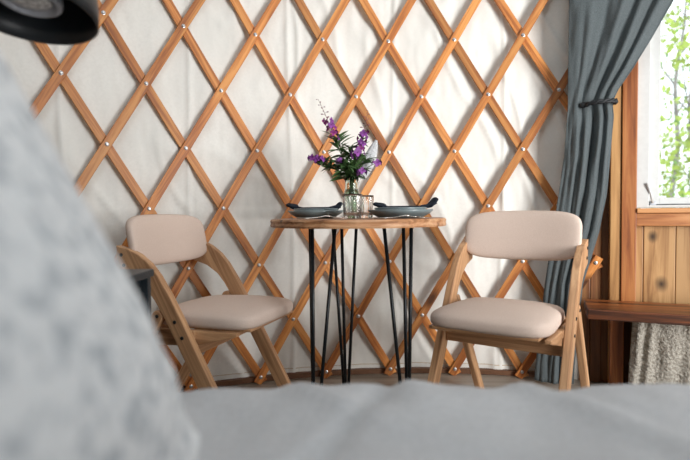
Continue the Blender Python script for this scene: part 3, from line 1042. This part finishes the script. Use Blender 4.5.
# ================================================================== CHAIRS
def make_chair():
    t = empty('folding_chair')
    HWD = .221                                   # outer half width
    front = [(-.028, .666), (.018, .656), (.060, .638), (.100, .609), (.134, .571), (.176, .508), (.222, .427), (.452, .0)]
    back = [(.398, .0), (.160, .427), (.120, .490), (.088, .528), (.040, .560), (-.022, .580)]
    for s in (-1, 1):
        x0, x1 = s * HWD, s * (HWD - .026)
        o = link('upright', prism_me('upright', front + back, min(x0, x1), max(x0, x1), .003), 'chair', t)
        for (y, z) in ((-.006, .636), (.004, .602), (.196, .425), (.222, .376)):
            bb = lathe_me('bolt', [(0, 0), (.006, 0), (.006, .002), (.003, .003), (0, .0022)], 12)
            bo = link('bolt', bb, 'dark_bolt', o, True)
            bo.location = (s * HWD, y, z)
            bo.rotation_euler = (0, s * PI / 2, 0)
        # rear leg, pivoted inside the upright
        xa, xb = s * (HWD - .001), s * (HWD - .025)
        p0, p1 = Vector((.128, .440)), Vector((-.150, .004))
        dd = (p1 - p0).normalized(); nn = Vector((-dd.y, dd.x))
        w = .020
        pts = []
        for k in range(7):
            a = PI * k / 6
            pts.append(p0 + nn * w * math.cos(a) - dd * w * math.sin(a) * .8)
        foot = [p1 - nn * w, p1 + nn * w]
        k0 = (foot[0].y - .0) / -dd.y; k1 = foot[1].y / -dd.y
        foot = [foot[0] + dd * k0, foot[1] + dd * k1]
        pts = [(p.x, p.y) for p in pts + foot]
        o = link('rear_leg', prism_me('rear_leg', pts, min(xa, xb), max(xa, xb), .003), 'chair_rear', t)
        bo = link('bolt', lathe_me('bolt', [(0, 0), (.006, 0), (.006, .002), (.003, .003), (0, .0022)], 12), 'dark_bolt', o, True)
        bo.location = (s * (HWD - .001), p0.x, p0.y); bo.rotation_euler = (0, s * PI / 2, 0)
        # tapered side rail under the seat
        xr0, xr1 = s * (HWD - .030), s * (HWD - .050)
        link('side_rail', prism_me('side_rail', [(.40, .395), (.40, .384), (.25, .345), (.03, .335), (.02, .345), (.02, .392)], min(xr0, xr1), max(xr0, xr1), .003), 'chair_y', t)
    link('front_rail', box_me('front_rail', -HWD + .027, HWD - .027, .228, .250, .312, .394, .003), 'chair_x', t)
    link('rear_rail', box_me('rear_rail', -HWD + .051, HWD - .051, .03, .05, .35, .392, .003), 'chair_x', t)
    def seat_def(p):
        q = p.copy()
        yy = (p.y + .20) / .40
        q.x *= .90 + .10 * max(0, min(1, yy * 1.4))
        if p.z > 0:
            q.z += .010 * (1 - (p.x / .20) ** 2) * (1 - (p.y / .21) ** 2)
        else:
            q.z *= .75
        q.z += .0012 * fbm(p.x * 14, p.y * 14, 2)
        q.z -= .010 * max(0, .5 - yy)
        return q
    st = link('seat', superell_me('seat', .190, .198, .037, .55, .34, 64, 28, seat_def), 'beige', t, True)
    st.location = (0, .250, .419)
    link('seat_board', rbox_me('seat_board', .165, .19, .006, .005, (8, 8, 3)), 'chair_x', t).location = (0, .245, .399)
    def back_def(p):
        q = p.copy()
        q.y += -.030 * (1 - (p.x / .21) ** 2)       # shallow curve
        q.y -= p.z * .20                          # leans back
        q.z += .006 * (1 - (p.x / .21) ** 2) * (1 if p.z > 0 else -.6)
        return q
    bk = link('backrest', superell_me('backrest', .086, .208, .027, .55, .42, 64, 24, lambda p: back_def(Vector((p.y, p.z, p.x)))), 'beige', t, True)
    bk.location = (0, .020, .676)
    return t
chair = make_chair()
def set_chair(o, near, far_unused, f, label):
    o.location = near
    o.rotation_euler = (0, 0, math.atan2(-f[0], f[1]))
    tag(o, label, 'chair', 'folding chairs at the table')
c2 = copy_tree(chair)
set_chair(chair, (-.660, 1.845, 0), 0, (.950, -.312), 'oak folding chair with beige padding standing beside the nightstand')
set_chair(c2, (.655, 1.852, 0), 0, (-.566, -.824), 'oak folding chair with beige padding standing beside the curtain')

# ================================================================== CURTAIN
def interp(tab, z):
    if z >= tab[0][0]:
        return tab[0][1]
    for (za, a), (zb, b) in zip(tab[:-1], tab[1:]):
        if z >= zb:
            t = (za - z) / (za - zb)
            t = t * t * (3 - 2 * t) if False else t
            return a + (b - a) * t
    return tab[-1][1]
LEFT = [(2.02, -.165), (1.21, -.170), (1.0, -.182), (.70, -.222), (.45, -.255), (.10, -.292), (.02, -.298)]
RIGHT = [(2.02, .52), (1.62, .225), (1.45, .135), (1.34, .072), (1.26, .020), (1.21, -.002), (1.15, .004), (.98, -.010), (.83, -.022), (.68, -.045), (.45, -.108), (.10, -.137), (.02, -.14)]
cu = empty('curtain', (WO.x, WO.y, .02), WA)
tag(cu, 'blue-grey linen curtain gathered by a black tieback beside the window', 'curtain')
v, f = [], []
NU, NZ = 130, 120
for j in range(NZ + 1):
    z = 2.0 - 1.98 * j / NZ
    l, r_ = interp(LEFT, z), interp(RIGHT, z)
    pinch = math.exp(-((z - 1.205) / .10) ** 2)
    for i in range(NU + 1):
        u = i / NU
        s = l + (r_ - l) * u
        wob = u + .018 * math.sin(z * 4 + u * 9)
        amp = (.010 + .013 * noise.noise(Vector((u * 4.1, 3.3, z * .5)))) * (1 - .45 * pinch) * (.15 + .85 * min(1, max(0, u - .18) * 3))
        n_ = .085 + amp * math.sin(wob * 2 * PI * 4.6 + 2.6 * noise.noise(Vector((u * 3.0, 7.7, z * .7))) + .6) + .002 * (1 - pinch) * math.sin(wob * 2 * PI * 11 + z * 3) * min(1, u * 2) + .012 * fbm(u * 3, z * 2.4, 5.0)
        n_ += .018 * (1 - pinch) * math.sin(u * PI)
        v.append((s, -n_, z - .02))
for j in range(NZ):
    for i in range(NU):
        a = j * (NU + 1) + i
        f.append((a, a + 1, a + NU + 2, a + NU + 1))
pn = link('panel', raw('panel', v, f), 'curtain', cu, True)
so = pn.modifiers.new('thick', 'SOLIDIFY'); so.thickness = .003
link('rod', tube_me('rod', [(-.30, -.10, 1.995), (1.0, -.10, 1.995)], .011, 12), 'black_metal', cu, True)
for s in (-.25, .95):
    link('rod_bracket', box_me('rod_bracket', s - .01, s + .01, -.105, .055, 1.985, 2.0, .002), 'black_metal', cu)
tbk = empty('tieback', (WO.x + WT.x * -.05 + WN.x * .09, WO.y + WT.y * -.05 + WN.y * .09, 1.205), WA)
tag(tbk, 'black braided cord tieback around the curtain waist', 'tieback')
gs = []
for ph in (0, PI):
    pth = []
    for i in range(49):
        a = 2 * PI * i / 48
        k = 7 * a + ph
        pth.append((.060 * math.cos(a) * (1 + .04 * math.cos(k)), .048 * math.sin(a) * (1 + .04 * math.cos(k)) + .0, .0055 * math.sin(k) + .004 * math.cos(a)))
    link('cord', tube_me('cord', pth, .0058, 8), 'black_cord', tbk, True)
link('knot', superell_me('knot', .015, .013, .013, 1, 1, 18, 10, lambda p: p + Vector((-.062, -.012, -.002))), 'black_cord', tbk, True)

# ================================================================== BENCH AND THROW
bn = empty('bench', (WO.x, WO.y, 0), WA)
tag(bn, 'low reddish plank bench under the window', 'bench')
BZ = .383
def bplank(n0, n1, dz):
    me = box_me('plank', -.100, .80, -n1, -n0, BZ - .040, BZ + dz, .004)
    return link('plank', me, 'bench', bn)
bplank(.014, .142, -.003)
bplank(.1435, .278, 0)
for s in (-.003, .74):
    link('leg', box_me('leg', s, s + .050, -.085, -.035, 0, BZ - .040, .003), 'post_red', bn)
link('wall_cleat', box_me('wall_cleat', -.095, .79, -.034, -.014, BZ - .075, BZ - .041, .003), 'bench', bn)

th_ = empty('wool_throw', (WO.x, WO.y, 0), WA)
tag(th_, 'curly cream wool throw hanging in folds beneath the bench', 'throw')
v, f = [], []
NU, NV = 150, 70
for j in range(NV + 1):
    z = BZ - .046 - (BZ - .052) * j / NV
    for i in range(NU + 1):
        u = i / NU
        s = .068 + .70 * u - .016 * (1 - u) * (j / NV)
        n_ = .165 + .010 * math.sin(u * 2 * PI * 13 * (1 - .35 * u) + 2.2 * noise.noise(Vector((u * 9, z * 3, 1.5)))) * max(0, 1 - 2.2 * u) + .0045 * fbm(u * 90, z * 110, 2.0, 3) + .008 * fbm(u * 6, z * 5, 6.0)
        v.append((s, -n_, z))
for j in range(NV):
    for i in range(NU):
        a = j * (NU + 1) + i
        f.append((a, a + 1, a + NU + 2, a + NU + 1))
fz = link('fleece', raw('fleece', v, f), 'wool', th_, True)
so = fz.modifiers.new('thick', 'SOLIDIFY'); so.thickness = .018; so.offset = -1

# ================================================================== OUTSIDE THE WINDOW
gr = link('ground', box_me('ground', -4, 14, 2.9, 18, -.55, -.45, 0), 'ground')
tag(gr, 'sunlit forest ground outside the window', 'ground', kind='structure')
def tree(label, x, y, h, r0, lean, mat, n, spread, rs, zlo=.2):
    rng = random.Random(rs)
    t = empty('birch_tree', (x, y, -.46))
    tag(t, label, 'tree', 'trees outside the window')
    pts = [Vector((lean[0] * k / 10 + .05 * math.sin(k * 1.3 + rs), lean[1] * k / 10, h * k / 10)) for k in range(11)]
    link('trunk', tube_me('trunk', pts, [r0 * (1 - .07 * k) for k in range(11)], 8), 'bark', t, True)
    ends = []
    for k in range(9):
        p = pts[2 + k % 8]
        a = rng.uniform(0, 2 * PI)
        e = p + Vector((math.cos(a) * spread * rng.uniform(.4, 1), math.sin(a) * spread * rng.uniform(.4, 1), rng.uniform(.1, .7)))
        mid = (p + e) / 2 + Vector((0, 0, .08))
        link('branch', tube_me('branch', [p, mid, e], [r0 * .28, r0 * .18, r0 * .06], 6), 'bark', t, True)
        ends += [mid, e, (mid + e) / 2]
    v, f = [], []
    for k in range(n):
        c = rng.choice(ends) + Vector((rng.gauss(0, .22), rng.gauss(0, .22), rng.gauss(0, .26)))
        d1 = Vector((rng.gauss(0, 1), rng.gauss(0, 1), rng.gauss(0, 1))).normalized()
        d2 = d1.cross(Vector((rng.gauss(0, 1), rng.gauss(0, 1), rng.gauss(0, 1)))).normalized()
        s = rng.uniform(.022, .042)
        b = len(v)
        v += [c - d1 * s, c + d2 * s * .6, c + d1 * s * 1.2, c - d2 * s * .6]
        f.append((b, b + 1, b + 2, b + 3))
    me = bpy.data.meshes.new('foliage'); me.from_pydata([tuple(p) for p in v], [], f)
    fo = link('foliage', me, mat, t)
    fo['kind'] = 'stuff'
tree('slender birch with yellow-green leaves close outside the window', 3.22, 4.72, 3.6, .020, (.10, 0), 'leaf_out', 1300, .55, 3)
tree('thin grey birch standing behind the nearer one outside', 4.35, 6.1, 4.6, .035, (-.1, 0), 'leaf_out2', 800, .8, 5)
tree('bushy young birch further out beyond the window', 4.9, 7.6, 4.4, .05, (.2, 0), 'leaf_out', 1200, 1.0, 8)
tree('leaning young birch beyond the edge of the window', 6.2, 6.4, 4.2, .045, (.3, 0), 'leaf_out2', 400, .9, 11)
